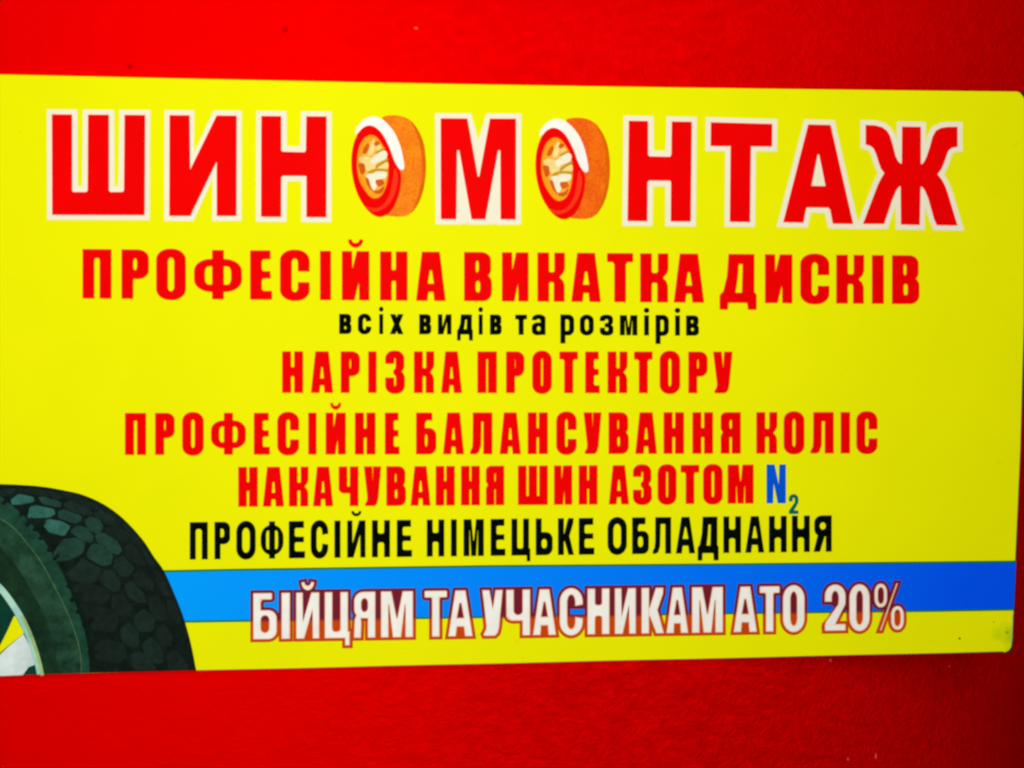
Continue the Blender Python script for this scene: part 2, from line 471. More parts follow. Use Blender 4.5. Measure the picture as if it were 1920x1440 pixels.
    if ch == '2':
        return [(1, RR(0, -o, w, .62 * h, w * .5, h * .25)), (-1, RR(s, t - o, m, .5 * h, ri, h * .15, '1100')), (-1, R(-9, .36 * h, s + .5, .9 * h)),
                (-1, [(s - .5, .40 * h), (m * 1.0, .40 * h), (w * .5, .62 * h), (s - .5, .70 * h)]), (-1, [(-9, .5 * h), (w * .45, .5 * h), (w * .3, .7 * h), (-9, .7 * h)]),
                (-1, [(w + .1, .40 * h), (w + 9, .3 * h), (w + 9, .8 * h), (w * .6, .8 * h), (w * .95, .46 * h)]),
                (1, [(m, .33 * h), (w, .33 * h), (w * .93, .47 * h), (w * .48, h * .88), (0, h * .88), (w * .04, .80 * h), (m * .97, .42 * h)]), (1, R(0, h - t, w, h))]
    raise KeyError(ch)

def line_ops(chars, top, bot, s, t, st):
    """chars: (character, left, right); top and bot: cap line and base line (y at x=0, slope)"""
    out = []
    for c in chars:
        ch, x0, x1 = c[0], c[1], c[2]
        xm = (x0 + x1) / 2
        h = (bot[0] + bot[1] * xm) - (top[0] + top[1] * xm)
        ops = glyph(ch, x1 - x0, h, min(s, (x1 - x0)), t, st)
        def f(u, v, x0=x0, h=h):
            x = x0 + u
            a = top[0] + top[1] * x; b = bot[0] + bot[1] * x
            return (x, a + v / h * (b - a))
        out.append(mapops(ops, f))
    return out

def lin(xa, ya, xb, yb):
    k = (yb - ya) / (xb - xa)
    return (ya - k * xa, k)

# ------------------------------------------------------------------ the wall
def box(name, x0, x1, y0, y1, z0, z1, mat, parent=None):
    v = [(x, y, z) for z in (z0, z1) for y in (y0, y1) for x in (x0, x1)]
    f = [(0, 1, 5, 4), (1, 3, 7, 5), (3, 2, 6, 7), (2, 0, 4, 6), (4, 5, 7, 6), (0, 2, 3, 1)]
    return link(name, v, f, mat, parent)

def wall_y(x, z=0.0):
    """the painted sheet hugs the sign on the left and bends back from it towards the right, more so below"""
    k = 0.36 - 0.15 * max(-0.8, min(0.8, z))
    t = max(0.0, min(x, 1.2) - 0.28)
    y = 0.0022 + k * t * t  # bend shaped to turn the right end from the lamp and darken it
    if x > 1.2: y += 2 * k * 0.92 * (x - 1.2)
    return y
def build_wall():
    xs = [-2.2, -1.2, -0.6, 0.0, 0.2] + [0.2 + 1.2 * i / 110 for i in range(1, 111)] + [1.8, 2.2]
    zs = [-1.6, -1.0] + [-0.8 + 1.6 * i / 40 for i in range(41)] + [1.0, 1.6]
    n, m = len(xs), len(zs)
    V = [(x, wall_y(x, z), z) for x in xs for z in zs] + [(x, wall_y(x, z) + .06, z) for x in xs for z in zs]
    N = n * m
    Fc = []
    for i in range(n - 1):
        for j in range(m - 1):
            k = i * m + j
            Fc.append((k, k + m, k + m + 1, k + 1))
    ns = len(Fc)
    for i in range(n - 1):
        for j in range(m - 1):
            k = N + i * m + j
            Fc.append((k, k + 1, k + m + 1, k + m))
    E = [i * m for i in range(n)] + [(n - 1) * m + j for j in range(1, m)] + [i * m + m - 1 for i in range(n - 2, -1, -1)] + [j for j in range(m - 2, 0, -1)]
    B = len(V)
    V += [V[k] for k in E] + [V[k + N] for k in E]                        # rim of the sheet
    q = len(E)
    for i in range(q):
        j = (i + 1) % q
        Fc.append((B + i, B + q + i, B + q + j, B + j))
    o = link('wall', V, Fc, M_WALL)
    for p in o.data.polygons: p.use_smooth = p.index < ns
    return o
wall = build_wall()
wall['label'] = 'glossy red painted wall with faint brush wrinkles behind the yellow sign'
wall['category'] = 'wall'
def blotch(name, px, py, rx, ry, mat, parent, on_wall=True, rise=0.0006, n=11):
    if on_wall:
        p = S(px, py, 0, 0.0); p = S(px, py, 0, wall_y(p.x, p.z)); p = S(px, py, 0, wall_y(p.x, p.z)); p = S(px, py, 0, wall_y(p.x, p.z))
    else:
        p = S(px, py)
    k = 1.25 / F
    V = [Vector((p.x, p.y - rise, p.z))]
    for i in range(n):
        a = 2 * math.pi * i / n; q = random.uniform(.7, 1.2)
        V.append(Vector((p.x + rx * k * q * math.cos(a), p.y - rise * .35, p.z + ry * k * q * math.sin(a))))
    o = link(name, V, [(0, 1 + i, 1 + (i + 1) % n) for i in range(n)], mat)
    if parent is not None:
        o.parent = parent
        o.matrix_parent_inverse = parent.matrix_world.inverted()
    return o
for px, py, rx, ry, m, nm in [(780, 53, 5, 3, M_CHIP_GLINT, 'chip_glint'), (1557, 1238, 3.2, 3.6, M_CHIP_GLINT, 'chip_glint'), (1780, 1249, 2, 2, M_CHIP_GLINT, 'chip_glint'), (1590, 1423, 2.4, 3.4, M_CHIP_GLINT, 'chip_glint'), (1642, 1418, 2.2, 6, M_CHIP_GLINT, 'chip_glint'),  # pale specks; the tall one at lower right is a gloss glint painted in
                              (534, 55, 6, 6, M_DIRT, 'dirt_spot'), (244, 124, 5, 5, M_DIRT, 'dirt_spot')]:
    blotch(nm, px, py, rx, ry, m, wall)

# ------------------------------------------------------------------ the sign
sign = bpy.data.objects.new('shop_sign', None)
sign.empty_display_size = 0.05
COL.objects.link(sign)
sign['label'] = 'yellow printed tyre service sign with red Ukrainian lettering fixed to the red wall'
sign['category'] = 'sign'

LX = -420                                    # the board runs on beyond the left edge of the photograph
def top_y(x): return 139.5 + (x / 1920.0) * 32.5 + 3.5 * math.sin(math.pi * max(0, min(1, x / 1920)))
def bot_y(x): return 1265.5 - (x / 1900.0) * 44.5
def outline():
    p = []
    for i in range(25): x = LX + (1908 - LX) * i / 24; p.append((x, top_y(x)))
    p += [(1913, 174.5), (1917.5, 180), (1921, 187), (1921, 300), (1919.5, 600), (1913, 840), (1905.8, 1000), (1902, 1080), (1900, 1150), (1898, 1200), (1896.5, 1212), (1892, 1219), (1884, 1223)]
    for i in range(25): x = 1880 + (LX - 1880) * i / 24; p.append((x, bot_y(x) + .3 * math.sin(x * .05)))
    return p
def slab(name, poly, y0, y1, mat, parent):
    n = len(poly)
    fr = [S(x, y, 0, y0) for x, y in poly]
    V = fr + [Vector((v.x, y1, v.z)) for v in fr]
    v2, tris = fill([(1, poly)])
    B = len(V)
    V2 = [S(x, y, 0, y0) for x, y in v2]
    faces = []
    for t in tris:
        a = [V2[i] for i in t]
        nrm = (a[1] - a[0]).cross(a[2] - a[0])
        t2 = t if nrm.y < 0 else tuple(reversed(t))
        faces.append(tuple(B + i for i in t2))
        faces.append(tuple(B + len(V2) + i for i in reversed(t2)))
    V += V2 + [Vector((v.x, y1, v.z)) for v in V2]
    for i in range(n):
        j = (i + 1) % n
        faces.append((i, j, n + j, n + i))
    return link(name, V, faces, mat, parent)
slab('face_sheet', outline(), FRONT, FRONT + 0.003, M_YELLOW, sign)
ol = [(LX + 2, top_y(LX) + 2), (960, top_y(960) + 2), (1919, 173), (1924, 179), (1923, 600), (1906, 1040), (1899.5, 1212), (1897, 1223), (1500, bot_y(1500) - 2), (LX + 2, bot_y(LX) - 2)]
slab('dark_rear_layer', ol, FRONT + 0.0031, FRONT + 0.0075, M_BACK, sign)  # dark layer that shows past the rounded right-hand corners

L1, L2, L3, L4, L5 = .0003, .0006, .0009, .0012, .0015
# blue stripe
st_top = [(-420, 1074), (315, 1069.5), (440, 1067), (920, 1060), (1340, 1057), (1760, 1053), (1905.0, 1051.5)]
st_bot = [(1900.6, 1144), (1760, 1146.3), (1340, 1151.5), (1090, 1155.5), (790, 1160), (440, 1165.5), (330, 1167), (-420, 1175)]
flat('blue_stripe', [[(1, st_top + st_bot)]], M_STRIPE, sign, L1)

M_TRAP = print_mat('green_overprint_ink', (0.01, 0.17, 0.03), 0.1, 30)
def strip(pts, d0, d1): return [(x, y + d0) for x, y in pts] + [(x, y + d1) for x, y in reversed(pts)]
flat('stripe_edge', [[(1, strip(st_top, -.6, 3.0))], [(1, strip(st_bot[::-1], -3.0, .6))]], M_TRAP, sign, L1 + .0001)

# ---------------------------------------------------------------- headline
TIT = []
def poly_letter(name, ops): TIT.append((name, ops))
poly_letter('Ш', [(1, [(97.5, 214.5), (272.5, 215.8), (271.5, 403.5), (98, 403)]), (-1, [(135.5, 180), (165.5, 180), (164.5, 357), (162, 360), (138, 360), (135.5, 357)]), (-1, [(204.5, 180), (234, 180), (232.5, 357), (230, 360), (207, 360), (204.5, 357)])])
poly_letter('И', [(1, [(318, 216), (444, 217), (443.5, 405), (317.5, 405)]), (-1, [(355.3, 170), (356.8, 318), (406, 217.5), (429, 170)]), (-1, [(406.6, 455), (406.3, 303), (357, 405), (333, 455)])])
poly_letter('Н', [(1, [(490, 217.5), (612.5, 218.5), (612, 407.5), (489.5, 406.5)]), (-1, [(527.5, 180), (575, 180), (573.5, 282), (571, 285.5), (530, 284.5), (527.5, 282)]), (-1, [(527, 450), (527.5, 333), (531, 329.5), (574.5, 330), (574.5, 450)])])
poly_letter('М', [(1, [(826.2, 222), (967.5, 222.8), (967, 411.5), (826.5, 411)]), (-1, [(874, 205), (876.3, 222), (896, 331), (898.5, 331), (918.7, 222), (921, 205)]), (-1, [(855.5, 425), (857, 282), (861, 282), (884, 411), (887, 425)]), (-1, [(938.5, 425), (938, 282), (934, 282), (910, 411), (907, 425)])])
poly_letter('Н', [(1, [(1178.8, 226.5), (1297, 228.5), (1295, 415.5), (1176.3, 414.5)]), (-1, [(1215, 180), (1259.8, 180), (1258.5, 290), (1256, 294), (1218, 293.3), (1215, 290)]), (-1, [(1213.3, 450), (1214, 342), (1217, 338.6), (1256, 339), (1257.8, 342), (1257, 450)])])
poly_letter('Т', [(1, [(1332.5, 229.3), (1447.8, 232.5), (1447.3, 275), (1332, 274)]), (1, [(1369.5, 262), (1408, 262), (1406, 416.5), (1368, 416)])])
poly_letter('А', [(1, [(1515, 233.5), (1557, 234.5), (1599.5, 420), (1561, 419.5), (1507, 417.5), (1468, 417)]), (-1, [(1532.8, 290), (1535.5, 290), (1547.3, 349), (1521.2, 348.5)]), (-1, [(1513, 389), (1552.5, 389.5), (1556, 393), (1565, 440), (1502, 440), (1511, 391.5)])])
zh = [(730, 138), (800, 140), (855, 155), (890, 180), (912, 215), (935, 290), (955, 370), (975, 410), (994, 428), (1001, 428), (1003, 150), (1145, 152), (1145, 432), (1154, 430), (1168, 415), (1187, 375), (1212, 300), (1232, 225), (1257, 180), (1295, 160), (1345, 152), (1420, 152), (1420, 303), (1380, 308), (1352, 330), (1337, 370), (1320, 420), (1298, 470), (1270, 508), (1300, 545), (1325, 590), (1347, 650), (1420, 892), (1265, 890), (1245, 850), (1200, 690), (1175, 630), (1155, 603), (1143, 600), (1137, 888), (995, 885), (992, 597), (982, 600), (960, 630), (930, 700), (870, 880), (710, 880), (790, 670), (820, 590), (845, 540), (870, 500), (845, 465), (828, 420), (810, 360), (790, 315), (765, 295), (730, 285)]
poly_letter('Ж', [(1, [(1440 + x / 4, 200 + y / 4) for x, y in zh])])
LETC = ['left three-pronged letter Ш', 'letter И beside the Ш', 'letter Н left of the first wheel picture', 'letter М between the two wheel pictures', 'letter Н right of the second wheel picture', 'letter Т', 'letter А', 'last letter Ж']
for i, (nm, ops) in enumerate(TIT):
    g = grow(ops, 9.4)
    if nm == 'М':        # the narrow slits of this letter are filled with the border colour down to its foot
        g = [(1, [(816, 212.5), (883, 212.8), (897.2, 262), (912, 213), (977.5, 213.2), (977, 421), (934, 421.5), (929, 419), (924, 421), (875, 421), (870, 419), (864, 421), (817, 420.5)])]
    b = flat('headline_letter', [g], M_CREAM, sign, L1 + .00002 * i)
    b['label'] = 'big red ' + LETC[i] + ' with cream border'
    flat('letter_fill', [ops], M_RED, b, L2 + .00002 * i)

# ---------------------------------------------------------------- wheel pictures standing for the two letters О
def smooth(p, n=3):
    """closed Catmull-Rom through the points"""
    out = []
    N = len(p)
    for i in range(N):
        a, b, c, d = p[i - 1], p[i], p[(i + 1) % N], p[(i + 2) % N]
        for k in range(n):
            t = k / n
            out.append(tuple(.5 * (2 * b[j] + (c[j] - a[j]) * t + (2 * a[j] - 5 * b[j] + 4 * c[j] - d[j]) * t * t + (3 * b[j] - a[j] - 3 * c[j] + d[j]) * t ** 3) for j in (0, 1)))
    return out
def tread_mat(name, c1, c2):
    m, n, l, b = new_mat(name)
    setp(b, .5, .05)
    tc = n.new('ShaderNodeTexCoord')
    mp = n.new('ShaderNodeMapping'); mp.inputs['Scale'].default_value = (430, 430, 330)
    l.new(tc.outputs['Object'], mp.inputs['Vector'])
    ck = n.new('ShaderNodeTexVoronoi'); ck.inputs['Scale'].default_value = 1.0
    l.new(mp.outputs['Vector'], ck.inputs['Vector'])
    nz = n.new('ShaderNodeTexNoise'); nz.inputs['Scale'].default_value = 50
    l.new(tc.outputs['Object'], nz.inputs['Vector'])
    ad = n.new('ShaderNodeMath'); ad.operation = 'MULTIPLY'
    l.new(ck.outputs['Distance'], ad.inputs[0]); l.new(nz.outputs['Fac'], ad.inputs[1])
    r = n.new('ShaderNodeValToRGB')
    r.color_ramp.elements[0].position = .06; r.color_ramp.elements[0].color = (*c1, 1)
    r.color_ramp.elements[1].position = .36; r.color_ramp.elements[1].color = (*c2, 1)
    l.new(ad.outputs[0], r.inputs['Fac']); l.new(r.outputs['Color'], b.inputs['Base Color'])
    return m
M_TR1 = tread_mat('orange_tread_print', (0.93, 0.29, 0.0), (0.82, 0.16, 0.0))
M_TR2 = tread_mat('deep_orange_tread_print', (0.92, 0.19, 0.0), (0.78, 0.09, 0.0))
M_TRE = print_mat('tread_edge_ink', (0.70, 0.13, 0.0), .1, 60)
def wheel(ox, oy, trm, lab, k):
    P = lambda pts, n=3: smooth([(ox + x / 6.545, oy + y / 6.545) for x, y in pts], n)
    dz = .00002 * k
    tread = [(500, 150), (530, 118), (620, 107), (735, 116), (850, 170), (945, 290), (1010, 450), (1036, 640), (1036, 830), (1005, 1030), (945, 1190), (850, 1310), (760, 1345), (620, 1345), (540, 1320), (470, 1200), (420, 900), (430, 400)]
    root = flat('wheel_emblem', [[(1, P(tread))]], trm, sign, L1 + dz)
    root['label'] = lab
    edge = [(850, 172), (945, 290), (1010, 450), (1036, 640), (1036, 830), (1005, 1030), (945, 1190), (860, 1306), (905, 1190), (960, 1030), (990, 830), (988, 640), (960, 450), (905, 290)]
    flat('tread_edge', [[(1, P(edge))]], M_TRE, root, L2 + dz)
    hl = [(172, 330), (200, 245), (265, 170), (335, 132), (410, 126), (490, 150), (570, 215), (650, 315), (705, 430), (745, 560), (775, 745), (735, 778), (690, 740), (645, 660), (600, 520), (540, 400), (470, 300), (400, 245), (330, 235), (260, 265), (210, 320)]
    flat('highlight', [[(1, P(hl))]], M_WHITE, root, L3 + dz)
    face = [(345, 232), (430, 262), (510, 345), (575, 470), (625, 600), (668, 700), (722, 790), (735, 900), (715, 1040), (665, 1190), (590, 1300), (490, 1352), (395, 1330), (300, 1245), (215, 1110), (160, 960), (128, 790), (125, 620), (150, 460), (205, 330), (275, 258)]
    flat('sidewall', [[(1, P(face))]], M_RED, root, L4 + dz)
    band = [(655, 760), (690, 830), (690, 950), (640, 1110), (560, 1225), (440, 1290), (350, 1280), (290, 1225), (420, 1250), (520, 1200), (590, 1090), (625, 950)]
    flat('sidewall_band', [[(1, P(band))]], M_RED2, root, L5 + dz)
    rim = [(380, 352), (450, 395), (520, 500), (560, 610), (578, 720), (575, 850), (550, 980), (500, 1085), (430, 1128), (360, 1110), (290, 1030), (230, 920), (200, 800), (195, 680), (210, 540), (260, 420), (320, 365)]
    rm = flat('rim', [[(1, P(rim))]], M_AMBER, root, L5 + .0003 + dz)
    well = [(330, 455), (420, 430), (500, 500), (545, 600), (560, 720), (555, 850), (520, 960), (470, 1040), (400, 1050), (330, 960), (280, 840), (235, 780), (232, 715), (262, 580)]
    wl = flat('wheel_well', [[(1, P(well))]], M_HONEY, rm, L5 + .0006 + dz)
    dk = [[(262, 575), (285, 500), (332, 452), (345, 500), (312, 570)], [(405, 475), (425, 430), (475, 440), (445, 485)], [(212, 705), (282, 708), (294, 800), (252, 835), (222, 770)],
          [(428, 905), (505, 900), (525, 950), (462, 985), (428, 950)], [(395, 1045), (470, 1020), (525, 975), (505, 1050), (440, 1072)], [(300, 880), (335, 890), (365, 980), (400, 1050), (330, 980)]]
    flat('spoke_gap', [[(1, P(p))] for p in dk], M_RUST, rm, L5 + .0015 + dz, .00002)
    ol_ = [[(425, 560), (520, 512), (532, 530), (440, 582)], [(420, 735), (500, 680), (565, 645), (568, 672), (500, 715), (435, 762)], [(325, 805), (420, 765), (560, 772), (560, 796), (420, 795), (345, 826)]]
    flat('spoke_line', [[(1, P(p))] for p in ol_], M_OLIVE, rm, L5 + .0015 + dz, .00002)
    sp1 = [[(215, 640), (300, 615), (380, 640), (430, 700), (420, 780), (350, 810), (290, 760), (240, 690)],
           [(330, 560), (375, 440), (400, 400), (425, 450), (400, 560), (350, 610)], [(420, 500), (470, 475), (500, 510), (450, 545)],
           [(430, 780), (500, 700), (570, 690), (575, 760), (500, 790)]]
    flat('hub', [[(1, P(p))] for p in sp1], M_PALEY, rm, L5 + .0009 + dz, .00003)
    sp2 = [[(360, 660), (420, 600), (520, 545), (565, 580), (545, 650), (470, 680), (390, 715)], [(310, 840), (400, 825), (440, 800), (555, 810), (545, 880), (470, 905), (430, 1000), (395, 1030), (350, 960)]]
    flat('spoke', [[(1, P(p))] for p in sp2], M_IVORY, rm, L5 + .0012 + dz, .00003)
wheel(640, 200, M_TR1, 'orange printed car wheel standing for the first letter О', 0)
wheel(985, 204.5, M_TR2, 'deeper orange printed car wheel standing for the second letter О', 1)

# ---------------------------------------------------------------- text lines
def words(chars, gaps):
    """split a run of letters into words at the given indices"""
    out, a = [], 0
    for g in list(gaps) + [len(chars)]:
        out.append(chars[a:g]); a = g
    return out
def C(txt, xs):
    t = txt.replace(' ', '')
    assert len(t) == len(xs), (txt, len(t), len(xs))
    return [(c, a, b) for c, (a, b) in zip(t, xs)]
def put(txt, xs, top, bot, s, t, st, mat, colour):
    ch = C(txt, xs); i = 0
    for wtxt in txt.split(' '):
        seg = ch[i:i + len(wtxt)]; i += len(wtxt)
        o = flat('printed_word', line_ops(seg, top, bot, s, t, st), mat, sign, L2, .000005)
        o['label'] = colour + ' word ' + wtxt

put('ПРОФЕСІЙНА ВИКАТКА ДИСКІВ', [(155, 209), (228, 279), (293, 348.5), (364, 453.5), (469, 510), (525, 580.5), (600, 620.5), (641, 692.5), (712.5, 764), (780, 835.5), (870, 922), (941, 990.8), (1007.5, 1059), (1071, 1126.5), (1138, 1187), (1200, 1253), (1263, 1320), (1349, 1418.5), (1434, 1485.5), (1500, 1554.8), (1567.5, 1620), (1634.5, 1657), (1672, 1723.5)],
    lin(155, 467, 1700, 478.7), lin(155, 559.5, 1700, 570), 22, 16.5, 'I', M_RED, 'red')
put('всіх видів та розмірів', [(636, 659), (671, 696), (711, 718.5), (731, 756.5), (786, 808.5), (821, 846.5), (857, 886.5), (897.3, 905), (918.5, 940.5), (966, 988), (997, 1022.8), (1050.5, 1076.5), (1087, 1113.2), (1124.5, 1150), (1162, 1195), (1207.5, 1216.7), (1228.8, 1254), (1265.5, 1274.8), (1286, 1310.3)],
    lin(636, 588.5, 1300, 591.5), lin(636, 626, 1300, 629.3), 9.6, 8.6, 'L', M_BLACK, 'black lower-case')
put('НАРІЗКА ПРОТЕКТОРУ', [(529, 568.3), (583, 624.5), (638.8, 674.7), (690.3, 706), (722.3, 759), (776, 814), (827, 866), (895, 931.5), (948.7, 983), (997.8, 1034.4), (1048.7, 1083.5), (1097, 1124.3), (1139, 1176.4), (1188.6, 1223.4), (1236.6, 1275), (1290.3, 1326.4), (1336.8, 1373.2)],
    lin(529, 658.6, 1373, 659.3), lin(529, 736.4, 1373, 737.2), 16.8, 14.5, 'I', M_RED, 'red')
put('ПРОФЕСІЙНЕ БАЛАНСУВАННЯ КОЛІС', [(234.5, 274), (291, 327.6), (341.8, 382), (395.7, 461), (476, 506), (520, 560.7), (578, 593.5), (610.5, 648.4), (665.4, 704), (721.6, 749), (780, 818), (830.6, 870), (881, 923), (936.8, 976.4), (989.3, 1027), (1042.8, 1081), (1094, 1127.6), (1140.8, 1178.7), (1191, 1231.6), (1244, 1282.3), (1298, 1336.7), (1351, 1388.7), (1417.8, 1457.3), (1469, 1508), (1519, 1563), (1575.8, 1593.6), (1605.2, 1645)],
    lin(235, 774.2, 1640, 772.4), lin(235, 852.8, 1640, 849.9), 16.9, 14.5, 'I', M_RED, 'red')
l6t, l6b = lin(447, 875.5, 1400, 871), lin(447, 950, 1400, 944)
put('НАКАЧУВАННЯ ШИН АЗОТОМ', [(446.8, 483.3), (493, 532.6), (541.7, 578.4), (587, 624.6), (635, 672), (682.3, 714.7), (724.4, 761), (769.8, 807.2), (816.8, 852.7), (864.3, 899.7), (911, 945.3), (971, 1027), (1038.6, 1072.7), (1084.8, 1120.2), (1141.3, 1179.2), (1186.6, 1222), (1232.8, 1268.4), (1276, 1311), (1318, 1354.8), (1364, 1412.8)],
    l6t, l6b, 16.2, 14, 'I', M_RED, 'red')
flat('printed_word', line_ops([('N', 1437, 1473.4)], l6t, l6b, 13.5, 13, 'I'), M_NBLUE, sign, L2)['label'] = 'blue letter N'
flat('printed_word', line_ops([('2', 1479, 1496.8)], (927, 0), (963.5, 0), 6.8, 6.5, 'H'), M_TEAL, sign, L2)['label'] = 'small teal digit 2 after the N'
put('ПРОФЕСІЙНЕ НІМЕЦЬКЕ ОБЛАДНАННЯ', [(356, 389.7), (402.3, 431.5), (443.2, 479.5), (488.8, 531.6), (541.6, 572), (582.6, 615.4), (627, 638.4), (651, 685.3), (697.4, 731.3), (744, 772.5), (800.2, 833), (845.4, 856.5), (869, 907.2), (919.8, 947.6), (958.8, 994.3), (1004.3, 1036.2), (1046, 1076), (1085, 1114.3), (1139, 1175.2), (1185, 1216.5), (1223.6, 1258.2), (1267, 1303.2), (1307.8, 1347.3), (1356, 1389.2), (1397.2, 1432.7), (1441.4, 1474.9), (1484.4, 1518.2), (1525, 1559.2)],
    lin(356, 979, 1150, 970.5), lin(356, 1049, 1150, 1039.2), 11.2, 13, 'H', M_BLACK, 'black')

# ---------------------------------------------------------------- white line over the stripe
def glow_mat():
    """red border ink: dark where it overprints the blue, orange red over the yellow"""
    m, n, l, b = new_mat('border_red_print')
    setp(b, .5, .05)
    tc = n.new('ShaderNodeTexCoord'); sp = n.new('ShaderNodeSeparateXYZ')
    l.new(tc.outputs['Object'], sp.inputs['Vector'])
    a, c = S(480, 1165), S(1700, 1147)
    k = (c.z - a.z) / (c.x - a.x)
    mul = n.new('ShaderNodeMath'); mul.operation = 'MULTIPLY_ADD'; mul.inputs[1].default_value = -k; mul.inputs[2].default_value = -(a.z - k * a.x)
    l.new(sp.outputs['X'], mul.inputs[0])
    ad = n.new('ShaderNodeMath'); ad.operation = 'ADD'
    l.new(mul.outputs[0], ad.inputs[0]); l.new(sp.outputs['Z'], ad.inputs[1])
    mr = n.new('ShaderNodeMapRange'); mr.inputs['From Min'].default_value = -.003; mr.inputs['From Max'].default_value = .003
    l.new(ad.outputs[0], mr.inputs['Value'])
    mx = n.new('ShaderNodeMix'); mx.data_type = 'RGBA'
    mx.inputs['A'].default_value = (0.56, 0.055, 0.0, 1); mx.inputs['B'].default_value = (0.17, 0.008, 0.022, 1)
    l.new(mr.outputs['Result'], mx.inputs['Factor']); l.new(mx.outputs['Result'], b.inputs['Base Color'])
    return m
M_GLOW = glow_mat()
M_GLOWIN = print_mat('letter_gap_red', (0.40, 0.022, 0.003), .1, 30)
w8 = 'БІЙЦЯМ ТА УЧАСНИКАМ АТО 20'
x8 = [(475, 519.3), (528, 544), (555.5, 599), (609, 656), (662.5, 704), (714.3, 774.6), (796, 838.2), (840.3, 886.3), (904, 942.6), (949, 994), (999, 1042.6), (1049.2, 1092.6), (1101.3, 1142.6), (1152.5, 1192), (1202.5, 1244.5), (1249, 1290.2), (1297, 1355.2), (1375, 1419), (1423.8, 1461.4), (1467.4, 1508.2), (1546, 1585), (1592, 1630.2)]
t8, b8 = lin(480, 1111.8, 1580, 1097), lin(480, 1198.5, 1580, 1182)
ch8 = C(w8, x8)
i = 0
def spread(ops, d):
    return grow(ops, d)
for wtxt in w8.split(' '):
    seg = ch8[i:i + len(wtxt)]; i += len(wtxt)
    lo = line_ops(seg, t8, b8, (13.2 if wtxt == '20' else 14.4), 12.5, 'W')
    if wtxt == '20':
        y0 = lambda x, v: (t8[0] + t8[1] * x) + v * ((b8[0] + b8[1] * x) - (t8[0] + t8[1] * x))
        lo.append([(1, RR(1639, 1094, 1662.8, 1138.5, 11, 17)), (-1, RR(1645.6, 1101, 1656.4, 1131.5, 5, 10))])
        lo.append([(1, [(1680, 1093.5), (1683, 1093.5), (1652, 1182), (1649, 1182)])])
        lo.append([(1, RR(1670, 1136, 1694.2, 1180.5, 11, 17)), (-1, RR(1676.6, 1143, 1687.6, 1173.5, 5, 10))])
    halo = []
    for ops in lo:
        halo.append(spread([(s, p) for s, p in ops if s > 0], 5.4) + spread([(s, p) for s, p in ops if s < 0 and len(p) < 30 and any(q[1] > 1250 or q[1] < 1080 for q in p)], 4.6))
    if 'С' in wtxt: halo[wtxt.index('С')].append((-1, R(1069.5, 1141.5, 1099, 1151.5)))
    if wtxt == '20': halo[0].append((-1, [(1535, 1134), (1556, 1134), (1564, 1137), (1550, 1159), (1535, 1176)]))
    o = flat('printed_word', halo, M_GLOW, sign, L2, .00001)
    o['label'] = 'white word %s with red border' % (wtxt if wtxt != '20' else '20%')
    flat('word_fill', lo, M_PEACH, o, L3, .00001)
    core = [g for g in (grow(ops, -1.5) for ops in lo) if g]
    flat('word_core', core, M_WHITE, o, L4, .00001)

# ---------------------------------------------------------------- big tyre picture
def tyre_mat(name, c_hi, c_lo, scale=70, det=6):
    m, n, l, b = new_mat(name)
    setp(b, .5, .04)
    tc = n.new('ShaderNodeTexCoord')
    nz = n.new('ShaderNodeTexNoise'); nz.inputs['Scale'].default_value = scale; nz.inputs['Detail'].default_value = det
    nz.inputs['Roughness'].default_value = .7
    l.new(tc.outputs['Object'], nz.inputs['Vector'])
    r = n.new('ShaderNodeValToRGB')
    r.color_ramp.elements[0].position = .32; r.color_ramp.elements[0].color = (*c_lo, 1)
    r.color_ramp.elements[1].position = .70; r.color_ramp.elements[1].color = (*c_hi, 1)
    l.new(nz.outputs['Fac'], r.inputs['Fac']); l.new(r.outputs['Color'], b.inputs['Base Color'])
    return m
M_GROOVE = tyre_mat('tyre_groove_print', (.0075, .016, .011), (.002, .006, .004))
BLK = [tyre_mat('tread_block_print_pale', (.040, .165, .130), (.016, .080, .058), 75), tyre_mat('tread_block_print_green', (.018, .066, .046), (.009, .033, .022), 80),
       tyre_mat('tread_block_print_dark', (.0125, .029, .021), (.007, .016, .012), 90), tyre_mat('tread_block_print_black', (.0105, .021, .016), (.006, .012, .009), 90)]
M_SIDE = tyre_mat('sidewall_print', (.026, .095, .046), (.005, .022, .012), 38, 9)
M_SHOULD = tyre_mat('shoulder_print', (.016, .080, .045), (.006, .030, .018), 60)
M_SIDEIN = tyre_mat('inner_sidewall_print', (.012, .045, .020), (.004, .016, .008), 40)
M_RIDGE = tyre_mat('ridge_print', (.12, .24, .10), (.03, .10, .045), 120)
M_LIP = tyre_mat('rim_lip_print', (.50, .80, .62), (.22, .52, .42), 22)
M_LIPY = tyre_mat('rim_lip_edge_print', (.45, .60, .22), (.25, .42, .16), 40)
M_SPOKE = tyre_mat('spoke_print', (.80, .88, .84), (.52, .66, .62), 28)
M_WELL = tyre_mat('wheel_gap_print', (.004, .060, .030), (.002, .022, .018), 30)
Z = lambda pts: [(x / 3.6, 880 + y / 3.6) for x, y in pts]
XC = -18.0
def arch(pts):
    """open curve from the crown down to the sign's lower edge, mirrored about the wheel's axis"""
    r = Z(pts)
    return [(2 * XC - x, y) for x, y in reversed(r) if x > XC + 4] + r
def closed(c):
    return c
